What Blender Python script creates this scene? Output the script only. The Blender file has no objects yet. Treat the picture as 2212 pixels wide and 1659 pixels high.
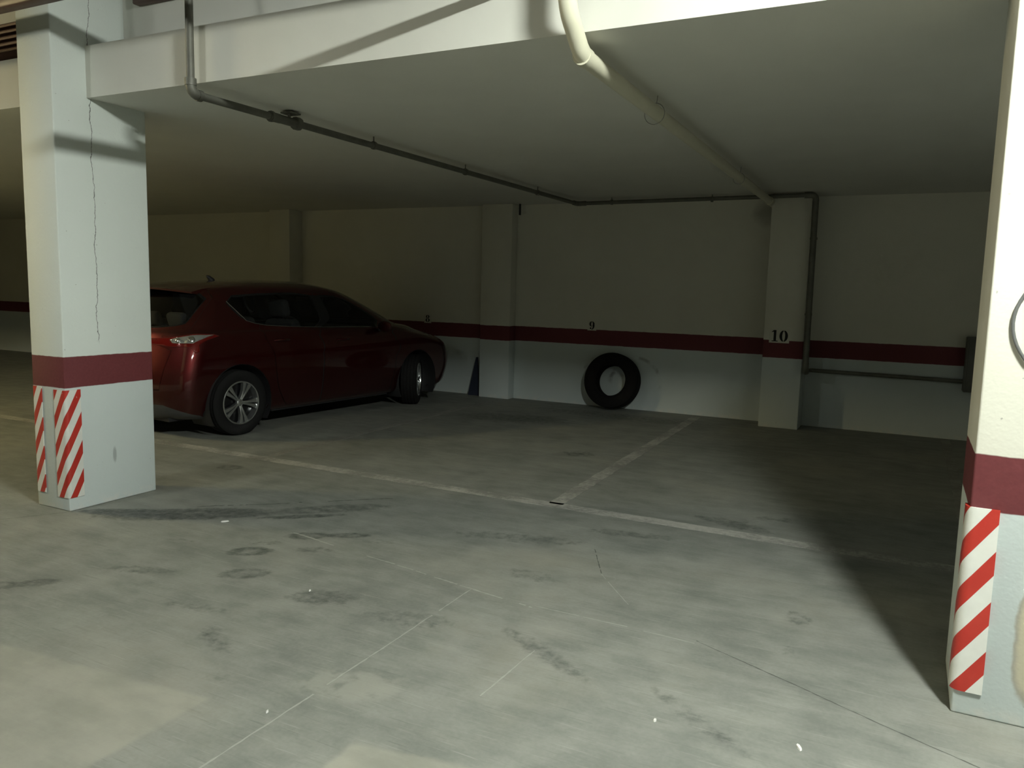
import bpy, bmesh, math, random
import numpy as np
from mathutils import Vector, Matrix
random.seed(7)
SC = bpy.context.scene
COL = SC.collection
PI = math.pi

# ------------------------------------------------------------------ camera
CAM_H, FPX = 1.55, 1697.02
YAW, PITCH, ROLL = math.radians(26.704), math.radians(6.875), math.radians(1.452)
fwd = Vector((-math.sin(YAW)*math.cos(PITCH), math.cos(YAW)*math.cos(PITCH), -math.sin(PITCH)))
rgt0 = Vector((math.cos(YAW), math.sin(YAW), 0))
up0 = rgt0.cross(fwd)
rgt = math.cos(ROLL)*rgt0 + math.sin(ROLL)*up0
upv = -math.sin(ROLL)*rgt0 + math.cos(ROLL)*up0
cam_d = bpy.data.cameras.new('camera')
cam_d.sensor_width = 36.0
cam_d.sensor_fit = 'HORIZONTAL'
cam_d.lens = 36.0*FPX/2212.0
cam_d.clip_start = 0.05
cam = bpy.data.objects.new('camera', cam_d)
COL.objects.link(cam)
m = Matrix((rgt, upv, -fwd)).transposed().to_4x4()
m.translation = (0, 0, CAM_H)
cam.matrix_world = m
SC.camera = cam

# ------------------------------------------------------------------ world, light levels, exposure
world = bpy.data.worlds.new('world')
SC.world = world
world.use_nodes = True
world.node_tree.nodes['Background'].inputs[0].default_value = (0, 0, 0, 1)
world.node_tree.nodes['Background'].inputs[1].default_value = 0.0
SC.view_settings.view_transform = 'Standard'
SC.view_settings.look = 'None'
SC.view_settings.gamma = 1.0
SC.view_settings.use_curve_mapping = False
SC.view_settings.exposure = 2.2
MAIN_LAMP = dict(pos=(0.90, 1.53, 3.46), color=(0.95, 1.0, 0.92), strength=430.0)
WARM_LAMP = dict(pos=(-10.6, 1.6, 3.46), color=(1.0, 0.83, 0.42), strength=310.0)
FILL_LAMP = dict(pos=(-5.4, 0.9, 3.46), color=(0.96, 1.0, 0.92), strength=52.0)  # added lamp, lifts the left end of the beam and the left pillar
SC.cycles.max_bounces = 6
SC.cycles.diffuse_bounces = 3
SC.cycles.glossy_bounces = 3
SC.cycles.transparent_max_bounces = 10

# ------------------------------------------------------------------ node helpers
def new_mat(name):
    mt = bpy.data.materials.new(name)
    mt.use_nodes = True
    return mt, mt.node_tree, mt.node_tree.nodes['Principled BSDF']

class NB:
    """small helper that writes shader maths"""
    def __init__(s, nt): s.nt = nt
    def n(s, t, **kw):
        nd = s.nt.nodes.new(t)
        for k, v in kw.items(): setattr(nd, k, v)
        return nd
    def put(s, sock, v):
        if isinstance(v, bpy.types.NodeSocket): s.nt.links.new(v, sock)
        else: sock.default_value = v
    def m(s, op, a, b=0.0, c=0.0, clamp=False):
        nd = s.n('ShaderNodeMath', operation=op, use_clamp=clamp)
        s.put(nd.inputs[0], a); s.put(nd.inputs[1], b); s.put(nd.inputs[2], c)
        return nd.outputs[0]
    def step(s, x, e0, e1):
        nd = s.n('ShaderNodeMapRange', interpolation_type='SMOOTHSTEP')
        s.put(nd.inputs[0], x); s.put(nd.inputs[1], e0); s.put(nd.inputs[2], e1)
        return nd.outputs[0]
    def mix(s, f, a, b):
        nd = s.n('ShaderNodeMix', data_type='RGBA')
        s.put(nd.inputs[0], f)
        s.put(nd.inputs[6], a if isinstance(a, bpy.types.NodeSocket) else (*a, 1))
        s.put(nd.inputs[7], b if isinstance(b, bpy.types.NodeSocket) else (*b, 1))
        return nd.outputs[2]
    def pos(s):
        g = s.n('ShaderNodeNewGeometry')
        sp = s.n('ShaderNodeSeparateXYZ')
        s.nt.links.new(g.outputs['Position'], sp.inputs[0])
        return g.outputs['Position'], sp.outputs[0], sp.outputs[1], sp.outputs[2]
    def noise(s, vec, scale, detail=4.0, rough=0.55, stretch=None, rot=0.0):
        if stretch is not None:
            mp = s.n('ShaderNodeMapping')
            mp.inputs['Scale'].default_value = stretch
            mp.inputs['Rotation'].default_value = (0, 0, rot)
            s.nt.links.new(vec, mp.inputs[0]); vec = mp.outputs[0]
        nd = s.n('ShaderNodeTexNoise')
        s.nt.links.new(vec, nd.inputs['Vector'])
        nd.inputs['Scale'].default_value = scale
        nd.inputs['Detail'].default_value = detail
        nd.inputs['Roughness'].default_value = rough
        return nd.outputs[0]
    def bump(s, h, strength, dist, bsdf):
        b = s.n('ShaderNodeBump')
        b.inputs['Strength'].default_value = strength
        b.inputs['Distance'].default_value = dist
        s.nt.links.new(h, b.inputs['Height'])
        s.nt.links.new(b.outputs[0], bsdf.inputs['Normal'])

def simple(name, col, rough=0.5, metal=0.0, var=0.12, scale=30.0, bump=0.0, coat=0.0):
    mt, nt, b = new_mat(name)
    q = NB(nt)
    tc = q.n('ShaderNodeTexCoord')
    nz = q.noise(tc.outputs['Object'], scale)
    c = q.mix(nz, tuple(x*(1-var) for x in col), tuple(min(1, x*(1+var)) for x in col))
    nt.links.new(c, b.inputs['Base Color'])
    b.inputs['Roughness'].default_value = rough
    b.inputs['Metallic'].default_value = metal
    b.inputs['Coat Weight'].default_value = coat
    b.inputs['Coat Roughness'].default_value = 0.04
    if bump: q.bump(nz, bump, 0.004, b)
    return mt

def painted_wall(name, z0=0.83, z1=1.035, crack=False, scuff=False, cool=False, patch=False):
    """cream paint above, dark red band, pale blue-grey paint below; uneven brush edges, light soiling"""
    mt, nt, b = new_mat(name)
    q = NB(nt)
    p, x, y, z = q.pos()
    wob = q.noise(p, 9.0, 3)
    zz = q.m('ADD', z, q.m('MULTIPLY', q.m('SUBTRACT', wob, 0.5), 0.012))
    big = q.noise(p, 1.3, 3)
    cream = q.mix(big, (0.65, 0.70, 0.66), (0.73, 0.78, 0.74)) if cool else q.mix(big, (0.68, 0.67, 0.58), (0.78, 0.77, 0.68))
    blue = q.mix(big, (0.56, 0.63, 0.62), (0.66, 0.72, 0.71))
    fine = q.noise(p, 55.0, 3)
    red = q.mix(fine, (0.115, 0.020, 0.024), (0.165, 0.034, 0.038))
    c = q.mix(q.step(zz, z0-0.003, z0+0.003), blue, red)
    c = q.mix(q.step(zz, z1-0.003, z1+0.003), c, cream)
    # small dark specks and splashes, dirt and lime at the foot
    sp = q.noise(p, 42.0, 2)
    c = q.mix(q.m('MULTIPLY', q.step(sp, 0.74, 0.78), 0.5), c, (0.16, 0.15, 0.13))
    foot = q.m('MULTIPLY', q.step(q.noise(p, 14.0, 5), 0.42, 0.62), q.m('SUBTRACT', 1.0, q.step(z, 0.01, 0.075)))
    c = q.mix(q.m('MULTIPLY', foot, 0.65), c, (0.72, 0.72, 0.68))
    if crack:
        cw = q.m('ADD', 3.497, q.m('MULTIPLY', q.m('SUBTRACT', q.noise(p, 3.2, 6, 0.62), 0.5), 0.11))
        d = q.m('ABSOLUTE', q.m('SUBTRACT', y, cw))
        thin = q.m('SUBTRACT', 1.0, q.step(d, 0.0011, 0.0030))
        lim = q.m('MULTIPLY', q.step(z, 1.10, 1.16), q.step(x, -4.95, -4.93))
        c = q.mix(q.m('MULTIPLY', q.m('MULTIPLY', thin, lim), 0.85), c, (0.05, 0.05, 0.045))
        # a short rubbed scuff on the lower part
        sx = q.m('DIVIDE', q.m('SUBTRACT', y, 3.585), 0.016)
        sz = q.m('DIVIDE', q.m('SUBTRACT', z, 0.33), 0.06)
        rr = q.m('ADD', q.m('MULTIPLY', sx, sx), q.m('MULTIPLY', sz, sz))
        c = q.mix(q.m('MULTIPLY', q.m('SUBTRACT', 1.0, q.step(rr, 0.2, 1.3)), 0.45), c, (0.13, 0.14, 0.14))
    if patch:   # bare plaster where the paint has flaked off, with a brown edge
        dx = q.m('DIVIDE', q.m('SUBTRACT', x, 0.55), 0.125); dz = q.m('DIVIDE', q.m('SUBTRACT', z, 0.33), 0.26)
        r = q.m('ADD', q.m('ADD', q.m('POWER', q.m('ABSOLUTE', dx), 3.0), q.m('POWER', q.m('ABSOLUTE', dz), 3.0)), q.m('MULTIPLY', q.m('SUBTRACT', q.noise(p, 9.0, 5), 0.5), 0.9))
        c = q.mix(q.m('MULTIPLY', q.m('SUBTRACT', 1.0, q.step(r, 0.85, 1.15)), 0.7), c, (0.34, 0.29, 0.20))
        c = q.mix(q.m('SUBTRACT', 1.0, q.step(r, 0.55, 0.95)), c, (0.62, 0.58, 0.44))
    if scuff:   # rubber rings rubbed onto the wall by tyres leant there
        scn = q.step(q.noise(p, 6.0, 3), 0.4, 0.6)
        for cx, cz, r0, a in ((-3.62, 0.36, 0.335, 0.28), (-3.20, 0.35, 0.34, 0.28), (-3.46, 0.36, 0.11, 0.30)):
            dx = q.m('SUBTRACT', x, cx); dz = q.m('SUBTRACT', z, cz)
            r = q.m('SQRT', q.m('ADD', q.m('MULTIPLY', dx, dx), q.m('MULTIPLY', dz, dz)))
            e = q.m('SUBTRACT', 1.0, q.step(q.m('ABSOLUTE', q.m('SUBTRACT', r, r0)), 0.004, 0.035))
            e = q.m('MULTIPLY', e, scn)
            e = q.m('MULTIPLY', e, q.step(z, 0.25, 0.45))
            c = q.mix(q.m('MULTIPLY', e, a*1.6), c, (0.10, 0.10, 0.10))
        # dark blotch in the corner next to the numbered pier
        dx = q.m('DIVIDE', q.m('SUBTRACT', x, -1.62), 0.22); dz = q.m('DIVIDE', q.m('SUBTRACT', z, 2.55), 0.22)
        r = q.m('ADD', q.m('MULTIPLY', dx, dx), q.m('MULTIPLY', dz, dz))
        r = q.m('ADD', r, q.m('MULTIPLY', q.noise(p, 5.0, 4), 1.2))
        c = q.mix(q.m('MULTIPLY', q.m('SUBTRACT', 1.0, q.step(r, 0.5, 1.6)), 0.6), c, (0.22, 0.22, 0.18))
    nt.links.new(c, b.inputs['Base Color'])
    b.inputs['Roughness'].default_value = 0.72
    q.bump(q.noise(p, 60.0, 1), 0.22, 0.004, b)
    return mt

def floor_material():
    mt, nt, b = new_mat('trowelled_concrete')
    q = NB(nt)
    p, x, y, z = q.pos()
    big = q.noise(p, 0.9, 4, 0.6)
    mid = q.noise(p, 4.0, 5, 0.62)
    str1 = q.noise(p, 3.0, 4, 0.6, stretch=(1.0, 3.2, 1), rot=0.35)
    fine = q.noise(p, 60.0, 2)
    v = q.m('ADD', q.m('MULTIPLY', big, 0.30), q.m('MULTIPLY', mid, 0.34))
    v = q.m('ADD', v, q.m('MULTIPLY', str1, 0.26))
    v = q.m('ADD', v, q.m('MULTIPLY', fine, 0.10))
    c = q.mix(q.step(v, 0.30, 0.70), (0.14, 0.15, 0.135), (0.30, 0.305, 0.275))
    sc1 = q.noise(p, 5.0, 2, 0.5, stretch=(0.9, 26.0, 1), rot=0.75)
    sc2 = q.noise(p, 5.0, 2, 0.5, stretch=(0.9, 22.0, 1), rot=-0.55)
    c = q.mix(q.m('MULTIPLY', q.step(sc1, 0.60, 0.74), 0.45), c, (0.12, 0.127, 0.115))
    c = q.mix(q.m('MULTIPLY', q.step(sc2, 0.60, 0.75), 0.40), c, (0.36, 0.36, 0.325))
    c = q.mix(q.m('MULTIPLY', q.step(big, 0.5, 0.72), 0.35), c, (0.27, 0.255, 0.205))
    wob = q.noise(p, 7.0, 4)
    wobc = q.m('SUBTRACT', wob, 0.5)
    # paler repair patches of a later pour
    def poly(c, edges, col, a):
        msk = None
        for (ex, ey, nx, ny) in edges:
            d = q.m('ADD', q.m('MULTIPLY', q.m('SUBTRACT', x, ex), nx), q.m('MULTIPLY', q.m('SUBTRACT', y, ey), ny))
            d = q.m('ADD', d, q.m('MULTIPLY', wobc, 0.05))
            s_ = q.step(d, -0.012, 0.02)
            msk = s_ if msk is None else q.m('MULTIPLY', msk, s_)
        return q.mix(q.m('MULTIPLY', msk, a), c, col)
    pale = q.mix(q.step(q.m('ADD', q.m('MULTIPLY', mid, 0.6), q.m('MULTIPLY', str1, 0.4)), 0.35, 0.62), (0.27, 0.27, 0.23), (0.34, 0.335, 0.285))
    c = poly(c, [(-2.23, 1.7, -1, 0), (-2.7, 1.94, 0.1, -1)], pale, 0.75)
    c = poly(c, [(-1.59, 1.9, 1, 0), (-1.4, 2.05, 0.16, -1)], pale, 0.8)
    # shoe-shaped damp marks, oil drops and a pale splash: soft outlines stored on the floor's points, broken up here
    at = q.n('ShaderNodeAttribute'); at.attribute_name = 'stain'
    prt = q.noise(p, 17.0, 3, 0.65)
    st = q.m('MULTIPLY', q.step(q.m('ADD', at.outputs['Fac'], q.m('MULTIPLY', q.m('SUBTRACT', prt, 0.5), 1.1)), 0.12, 0.85), q.m('MULTIPLY', q.step(at.outputs['Fac'], 0.0, 0.12), 0.9), clamp=True)
    c = q.mix(st, c, (0.042, 0.048, 0.043))
    at2 = q.n('ShaderNodeAttribute'); at2.attribute_name = 'splash'
    c = q.mix(q.m('MULTIPLY', at2.outputs['Fac'], q.step(wob, 0.40, 0.55)), c, (0.33, 0.33, 0.29))
    nt.links.new(c, b.inputs['Base Color'])
    rg = q.n('ShaderNodeMapRange')
    nt.links.new(mid, rg.inputs[0]); rg.inputs[3].default_value = 0.5; rg.inputs[4].default_value = 0.72
    nt.links.new(rg.outputs[0], b.inputs['Roughness'])
    b.inputs['Specular IOR Level'].default_value = 0.3
    q.bump(q.noise(p, 45.0, 1), 0.16, 0.004, b)
    return mt

def line_paint(name, lo, hi):
    mt, nt, b = new_mat(name)
    q = NB(nt)
    p, x, y, z = q.pos()
    a = q.noise(p, 2.2, 6, 0.65)
    w = q.step(q.m('ADD', q.m('MULTIPLY', a, 0.6), q.m('MULTIPLY', q.noise(p, 24.0, 5, 0.7), 0.4)), 0.40, 0.62)
    c = q.mix(w, (lo, lo, lo*.91), (hi, hi*.985, hi*.89))
    nt.links.new(c, b.inputs['Base Color'])
    b.inputs['Roughness'].default_value = 0.65
    return mt

def stripes_material(name, slope, period, phase):
    """printed red and white diagonal bars, from the strip's own unrolled coordinates"""
    mt, nt, b = new_mat(name)
    q = NB(nt)
    uv = q.n('ShaderNodeUVMap'); uv.uv_map = 'unroll'
    sp = q.n('ShaderNodeSeparateXYZ'); nt.links.new(uv.outputs[0], sp.inputs[0])
    t = q.m('SUBTRACT', sp.outputs[1], q.m('MULTIPLY', sp.outputs[0], slope))
    f = q.m('FRACT', q.m('ADD', q.m('DIVIDE', t, period), phase))
    s_ = q.m('MULTIPLY', q.step(f, 0.0, 0.012), q.m('SUBTRACT', 1.0, q.step(f, 0.475, 0.487)))
    tc = q.n('ShaderNodeTexCoord')
    nz = q.noise(tc.outputs['Object'], 18.0, 4)
    white = q.mix(nz, (0.66, 0.67, 0.62), (0.78, 0.79, 0.74))
    red = q.mix(nz, (0.42, 0.025, 0.018), (0.52, 0.045, 0.03))
    c = q.mix(s_, white, red)
    chip = q.step(q.noise(tc.outputs['Object'], 26.0, 3), 0.72, 0.76)
    c = q.mix(q.m('MULTIPLY', chip, 0.7), c, (0.62, 0.60, 0.55))
    nt.links.new(c, b.inputs['Base Color'])
    b.inputs['Roughness'].default_value = 0.38
    return mt

def emit(name, color, strength):
    mt, nt, b = new_mat(name)
    b.inputs['Base Color'].default_value = (0.8, 0.8, 0.8, 1)
    b.inputs['Emission Color'].default_value = (*color, 1)
    b.inputs['Emission Strength'].default_value = strength
    return mt

def glass_material(name, tint, gloss=1.0):
    mt, nt, b = new_mat(name)
    nt.nodes.remove(b)
    q = NB(nt)
    out = [n for n in nt.nodes if n.type == 'OUTPUT_MATERIAL'][0]
    tr = q.n('ShaderNodeBsdfTransparent'); tr.inputs[0].default_value = (*tint, 1)
    gl = q.n('ShaderNodeBsdfGlossy'); gl.inputs['Roughness'].default_value = 0.02
    fr = q.n('ShaderNodeFresnel'); fr.inputs[0].default_value = 1.5
    mx = q.n('ShaderNodeMixShader')
    nt.links.new(q.m('MULTIPLY', fr.outputs[0], gloss, clamp=True), mx.inputs[0])
    nt.links.new(tr.outputs[0], mx.inputs[1]); nt.links.new(gl.outputs[0], mx.inputs[2])
    nt.links.new(mx.outputs[0], out.inputs[0])
    return mt

def lens_material(name, col, trans=0.6):
    mt, nt, b = new_mat(name)
    b.inputs['Base Color'].default_value = (*col, 1)
    b.inputs['Roughness'].default_value = 0.08
    b.inputs['Coat Weight'].default_value = 0.8
    b.inputs['Coat Roughness'].default_value = 0.03
    b.inputs['Metallic'].default_value = trans
    return mt

M = {}
M['wall'] = painted_wall('painted_plaster', scuff=True)
M['pillar_left'] = painted_wall('painted_plaster_cracked', crack=True, cool=True)
M['pillar'] = painted_wall('painted_plaster_pier')
M['pillar_right'] = painted_wall('painted_plaster_near', z0=0.79, z1=0.998, patch=True)
M['floor'] = floor_material()
M['line'] = line_paint('worn_white_paint', 0.21, 0.42)
M['faint_line'] = line_paint('rubbed_out_white_paint', 0.19, 0.29)
M['ceiling'] = simple('ceiling_paint', (0.72, 0.72, 0.66), 0.85, var=0.06, scale=2.0, bump=0.1)
M['beam'] = simple('beam_paint', (0.74, 0.74, 0.68), 0.8, var=0.05, scale=3.0, bump=0.1)
M['pvc'] = simple('cream_pvc', (0.66, 0.64, 0.50), 0.42, var=0.06, scale=6.0)
M['steel'] = simple('dull_galvanised_steel', (0.16, 0.16, 0.135), 0.55, 0.35, 0.35, 9.0)
M['steel_light'] = simple('scuffed_zinc', (0.34, 0.34, 0.31), 0.5, 0.4, 0.3, 14.0)
M['brown'] = simple('brown_painted_sheet', (0.10, 0.050, 0.040), 0.5, 0.0, 0.25, 8.0)
M['brown_lit'] = simple('brown_slat_lit', (0.26, 0.17, 0.13), 0.45, 0.0, 0.2, 10.0)  # lighter copy of the brown, the light on the slats put into the colour
M['rubber'] = simple('tyre_rubber', (0.011, 0.011, 0.011), 0.85, 0.0, 0.3, 40.0, bump=0.15)
M['old_rubber'] = simple('old_tyre_rubber', (0.009, 0.0085, 0.008), 0.9, 0.0, 0.35, 25.0, bump=0.15)
M['alloy'] = simple('alloy_silver', (0.60, 0.62, 0.62), 0.22, 0.9, 0.05, 20.0)
M['black_plastic'] = simple('black_plastic', (0.02, 0.02, 0.021), 0.55, 0.0, 0.2, 50.0)
M['dark_grey_plastic'] = simple('dark_grey_bumper_plastic', (0.055, 0.057, 0.058), 0.5, 0.0, 0.2, 50.0)
M['gloss_black'] = simple('gloss_black', (0.008, 0.008, 0.009), 0.15, 0.0, 0.2, 50.0)
M['paint'] = simple('deep_red_car_paint', (0.062, 0.0035, 0.0035), 0.42, 0.85, 0.06, 400.0, coat=1.0)
M['cloth'] = simple('dark_seat_cloth', (0.022, 0.022, 0.024), 0.9, 0.0, 0.3, 60.0)
M['cabin'] = simple('cabin_lining', (0.02, 0.02, 0.021), 0.85, 0.0, 0.2, 30.0)
for k_ in ('rubber', 'old_rubber'): M[k_].node_tree.nodes['Principled BSDF'].inputs['Specular IOR Level'].default_value = 0.2
M['glass'] = glass_material('tinted_car_glass', (0.84, 0.87, 0.85))
M['red_lens'] = lens_material('red_lamp_lens', (0.15, 0.006, 0.005), 0.2)
M['clear_lens'] = lens_material('clear_lamp_lens', (0.55, 0.57, 0.56), 0.75)
M['chrome'] = simple('chrome_strip', (0.55, 0.56, 0.56), 0.2, 1.0, 0.03, 20.0)
M['white_plate'] = simple('white_number_ground', (0.70, 0.69, 0.60), 0.75, 0.0, 0.05, 12.0)
M['black_ink'] = simple('black_stencil_ink', (0.02, 0.02, 0.018), 0.8, 0.0, 0.2, 30.0)
M['board'] = simple('dark_blue_board', (0.018, 0.024, 0.045), 0.7, 0.0, 0.2, 12.0)
M['cabinet'] = simple('dark_grey_cabinet_paint', (0.14, 0.145, 0.13), 0.5, 0.0, 0.15, 10.0)
M['cable'] = simple('grey_cable_sheath', (0.13, 0.135, 0.13), 0.6, 0.0, 0.1, 30.0)
M['paper'] = simple('white_paper', (0.75, 0.75, 0.72), 0.8, 0.0, 0.05, 30.0)
M['dim'] = simple('low_bounce_grey', (0.13, 0.13, 0.12), 0.9, 0.0, 0.2, 2.0)  # dark grey for the unseen lane surfaces, kept low to cut bounced light
M['lamp_body'] = simple('white_lamp_body', (0.75, 0.76, 0.74), 0.5, 0.0, 0.04, 10.0)
M['stripe_near'] = stripes_material('hazard_print_near', 1.46, 0.191, 0.297)
M['stripe_left'] = stripes_material('hazard_print_left', 1.9, 0.193, 0.171)
M['stripe_left2'] = stripes_material('hazard_print_left_edge', 2.0, 0.196, 0.28)

# ------------------------------------------------------------------ mesh helpers
def obj(name, bm, mat=None, parent=None, smooth=False, loc=None, mats=None):
    me = bpy.data.meshes.new(name)
    bm.to_mesh(me); bm.free()
    for mm in (mats or [mat]): me.materials.append(mm)
    if smooth:
        for pl in me.polygons: pl.use_smooth = True
    o = bpy.data.objects.new(name, me)
    COL.objects.link(o)
    if parent: o.parent = parent
    if loc is not None: o.location = loc
    return o
def shade_auto(o, ang=40):
    me = o.data
    for pl in me.polygons: pl.use_smooth = True
    bm = bmesh.new(); bm.from_mesh(me)
    for e in bm.edges:
        if len(e.link_faces) == 2 and e.calc_face_angle(0) > math.radians(ang): e.smooth = False
    bm.to_mesh(me); bm.free()
    return o
def box(bm, x0, x1, y0, y1, z0, z1, bev=0.0, seg=1):
    t = bmesh.new()
    bmesh.ops.create_cube(t, size=1.0)
    for v in t.verts: v.co = Vector(((x0+x1)/2+v.co.x*(x1-x0), (y0+y1)/2+v.co.y*(y1-y0), (z0+z1)/2+v.co.z*(z1-z0)))
    if bev: bmesh.ops.bevel(t, geom=list(t.edges), offset=bev, segments=seg, affect='EDGES', profile=0.5)
    add(bm, t)
def add(bm, t, mtx=None):
    if mtx is not None: t.transform(mtx)
    me = bpy.data.meshes.new('tmp'); t.to_mesh(me); t.free()
    bm.from_mesh(me); bpy.data.meshes.remove(me)
def boxo(name, x0, x1, y0, y1, z0, z1, mat, parent=None, bev=0.0, seg=1):
    bm = bmesh.new(); box(bm, x0, x1, y0, y1, z0, z1, bev, seg)
    o = obj(name, bm, mat, parent)
    if bev: shade_auto(o, 50)
    return o
def fillet(pts, r, n=7):
    P = [Vector(p) for p in pts]
    out = [P[0]]
    for i in range(1, len(P)-1):
        a = (P[i-1]-P[i]).normalized(); b = (P[i+1]-P[i]).normalized()
        ang = a.angle(b)
        if ang > PI-0.02: out.append(P[i]); continue
        d = r/math.tan(ang/2)
        s, e = P[i]+a*d, P[i]+b*d
        c = P[i]+(a+b).normalized()*(r/math.sin(ang/2))
        v0, v1 = s-c, e-c
        tot = v0.angle(v1); ax = v0.cross(v1).normalized()
        for k in range(n+1): out.append(c+Matrix.Rotation(tot*k/n, 3, ax) @ v0)
    out.append(P[-1])
    return out
def tube(bm, pts, r, seg=14, caps=True, closed=False):
    P = [Vector(p) for p in pts]
    n = len(P)
    rs = r if isinstance(r, (list, tuple)) else [r]*n
    prev = None; rings = []
    for i in range(n):
        if closed: t = (P[(i+1) % n]-P[i-1]).normalized()
        else: t = (P[min(i+1, n-1)]-P[max(i-1, 0)]).normalized()
        if prev is None:
            ref = Vector((0, 0, 1)) if abs(t.z) < 0.9 else Vector((1, 0, 0))
            nx = t.cross(ref).normalized()
        else:
            nx = (prev-t*prev.dot(t)).normalized()
        prev = nx; ny = t.cross(nx)
        rings.append([bm.verts.new(P[i]+(nx*math.cos(2*PI*k/seg)+ny*math.sin(2*PI*k/seg))*rs[i]) for k in range(seg)])
    for i in range(n if closed else n-1):
        A, B = rings[i], rings[(i+1) % n]
        for k in range(seg):
            bm.faces.new((A[k], A[(k+1) % seg], B[(k+1) % seg], B[k]))
    if caps and not closed:
        bm.faces.new(rings[0][::-1]); bm.faces.new(rings[-1])
    bmesh.ops.recalc_face_normals(bm, faces=list(bm.faces))
def tubeo(name, pts, r, mat, parent=None, seg=14, closed=False):
    bm = bmesh.new(); tube(bm, pts, r, seg, True, closed)
    return shade_auto(obj(name, bm, mat, parent), 50)
def lathe(bm, prof, seg=48, axis='X', closed=True):
    """prof: list of (axial, radius), revolved about the axis"""
    rings = []
    for k in range(seg):
        a = 2*PI*k/seg
        rings.append([bm.verts.new((h, r*math.cos(a), r*math.sin(a)) if axis == 'X' else ((r*math.cos(a), h, r*math.sin(a)) if axis == 'Y' else (r*math.cos(a), r*math.sin(a), h))) for h, r in prof])
    n = len(prof)
    for k in range(seg):
        A, B = rings[k], rings[(k+1) % seg]
        for i in range(n if closed else n-1):
            j = (i+1) % n
            bm.faces.new((A[i], A[j], B[j], B[i]))
    bmesh.ops.recalc_face_normals(bm, faces=list(bm.faces))
def empty(name, loc, label, cat, group=None, rz=0.0):
    o = bpy.data.objects.new(name, None)
    COL.objects.link(o)
    o.location = loc; o.rotation_euler = (0, 0, rz); o.empty_display_size = 0.1
    return tag(o, label, cat, group)
def tag(o, label, cat=None, group=None):
    o['label'] = label
    if cat: o['category'] = cat
    if group: o['group'] = group
    return o
def struct(o, label=None):
    o['kind'] = 'structure'
    if label: o['label'] = label
    return o

# ------------------------------------------------------------------ the setting
YW = 10.0            # back wall plane
YB, YU = 3.474, 3.764  # beam face, set-back face above it
ZC, ZL, ZT = 2.72, 3.045, 3.60
XL, XR, YF = -21.0, 4.2, -5.0
STAINS = ((-3.23, 3.66, .15, .075, .55, .75), (-3.02, 3.80, .14, .06, .5, .8), (-3.02, 3.48, .13, .05, .4, .6),
    (-3.32, 3.27, .15, .085, .6, .8), (-3.09, 2.99, .16, .085, .6, .65), (-3.88, 2.37, .12, .06, .7, .7), (-2.79, 3.80, .12, .05, .3, .5),
    (-3.80, 3.19, .12, .05, .2, .4), (-3.99, 2.26, .09, .06, .5, .7), (-2.51, 2.95, .20, .11, .4, .45), (-2.31, 2.12, .10, .05, .2, .4),
    (-0.38, 3.90, .07, .09, .3, .55), (-0.37, 3.51, .03, .05, 0, .5), (-5.01, 4.73, .13, .10, 0, .6), (-4.2, 3.62, .7, .16, .62, .55),
    (-3.5, 4.2, .5, .12, .75, .45), (-4.55, 3.45, .45, .10, .5, .6), (-3.55, 3.95, .35, .05, .7, .55), (-2.1, 4.3, .5, .10, .3, .35), (-1.5, 4.75, .35, .07, .2, .4), (-1.0, 5.35, .35, .10, -.3, .45), (-0.75, 5.6, .2, .08, .4, .45), (-1.3, 2.95, .35, .06, -.5, .4), (-0.6, 2.75, .3, .05, -.6, .35), (-2.0, 2.95, .25, .10, .3, .35), (-2.6, 2.35, .18, .06, -.4, .4), (-2.95, 2.55, .22, .05, .2, .35), (-3.6, 2.75, .25, .06, .4, .35), (-1.75, 3.75, .2, .1, 0, .3), (-3.35, 3.42, .12, .04, .6, .5), (-2.75, 6.9, .22, .13, .2, .45), (-2.4, 6.6, .12, .1, 0, .45), (-4.2, 8.4, .8, .35, .2, .4), (-3.2, 9.3, 1.2, .3, 0, .35))
SPLASH = ((-1.84, 2.32, .24, .13, .3, .6), (-1.70, 2.42, .12, .07, .5, .5))
def floor_mesh():
    gx_ = np.concatenate([np.arange(XL-.2, -5.6, 1.0), np.arange(-5.6, 1.2, .025), np.arange(1.2, XR+.4, 1.0)])
    gy_ = np.concatenate([np.arange(YF-.2, 1.0, .5), np.arange(1.0, 5.4, .025), np.arange(5.4, YW+.4, .1)])
    X, Y = np.meshgrid(gx_, gy_, indexing='ij')
    def field(items, soft=1.25):
        F = np.zeros_like(X)
        for cx, cy, rx, ry, ro, a in items:
            dx, dy = X-cx, Y-cy
            u = (dx*math.cos(ro)+dy*math.sin(ro))/rx; w = (dy*math.cos(ro)-dx*math.sin(ro))/ry
            r = u*u+w*w
            t = np.clip((soft-r)/(soft-.35), 0, 1); t = t*t*(3-2*t)
            if rx < .17: t = t*(.5+.5*np.clip((r-.1)/.7, 0, 1))      # prints are darker along the rim
            F = np.maximum(F, t*a)
        return F
    nx, ny = X.shape
    V = np.stack([X, Y, np.zeros_like(X)], -1).reshape(-1, 3)
    idx = np.arange(nx*ny).reshape(nx, ny)
    Q = np.stack([idx[:-1, :-1], idx[1:, :-1], idx[1:, 1:], idx[:-1, 1:]], -1).reshape(-1, 4)
    me = bpy.data.meshes.new('floor')
    me.from_pydata(V.tolist(), [], Q.tolist())
    for nm, it in (('stain', STAINS), ('splash', SPLASH)):
        me.attributes.new(nm, 'FLOAT', 'POINT').data.foreach_set('value', field(it).reshape(-1).astype(np.float32))
    me.materials.append(M['floor'])
    o = bpy.data.objects.new('floor', me); COL.objects.link(o)
    return o
fl = struct(floor_mesh(), 'worn grey trowelled concrete garage floor with stains and scratches')
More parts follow.
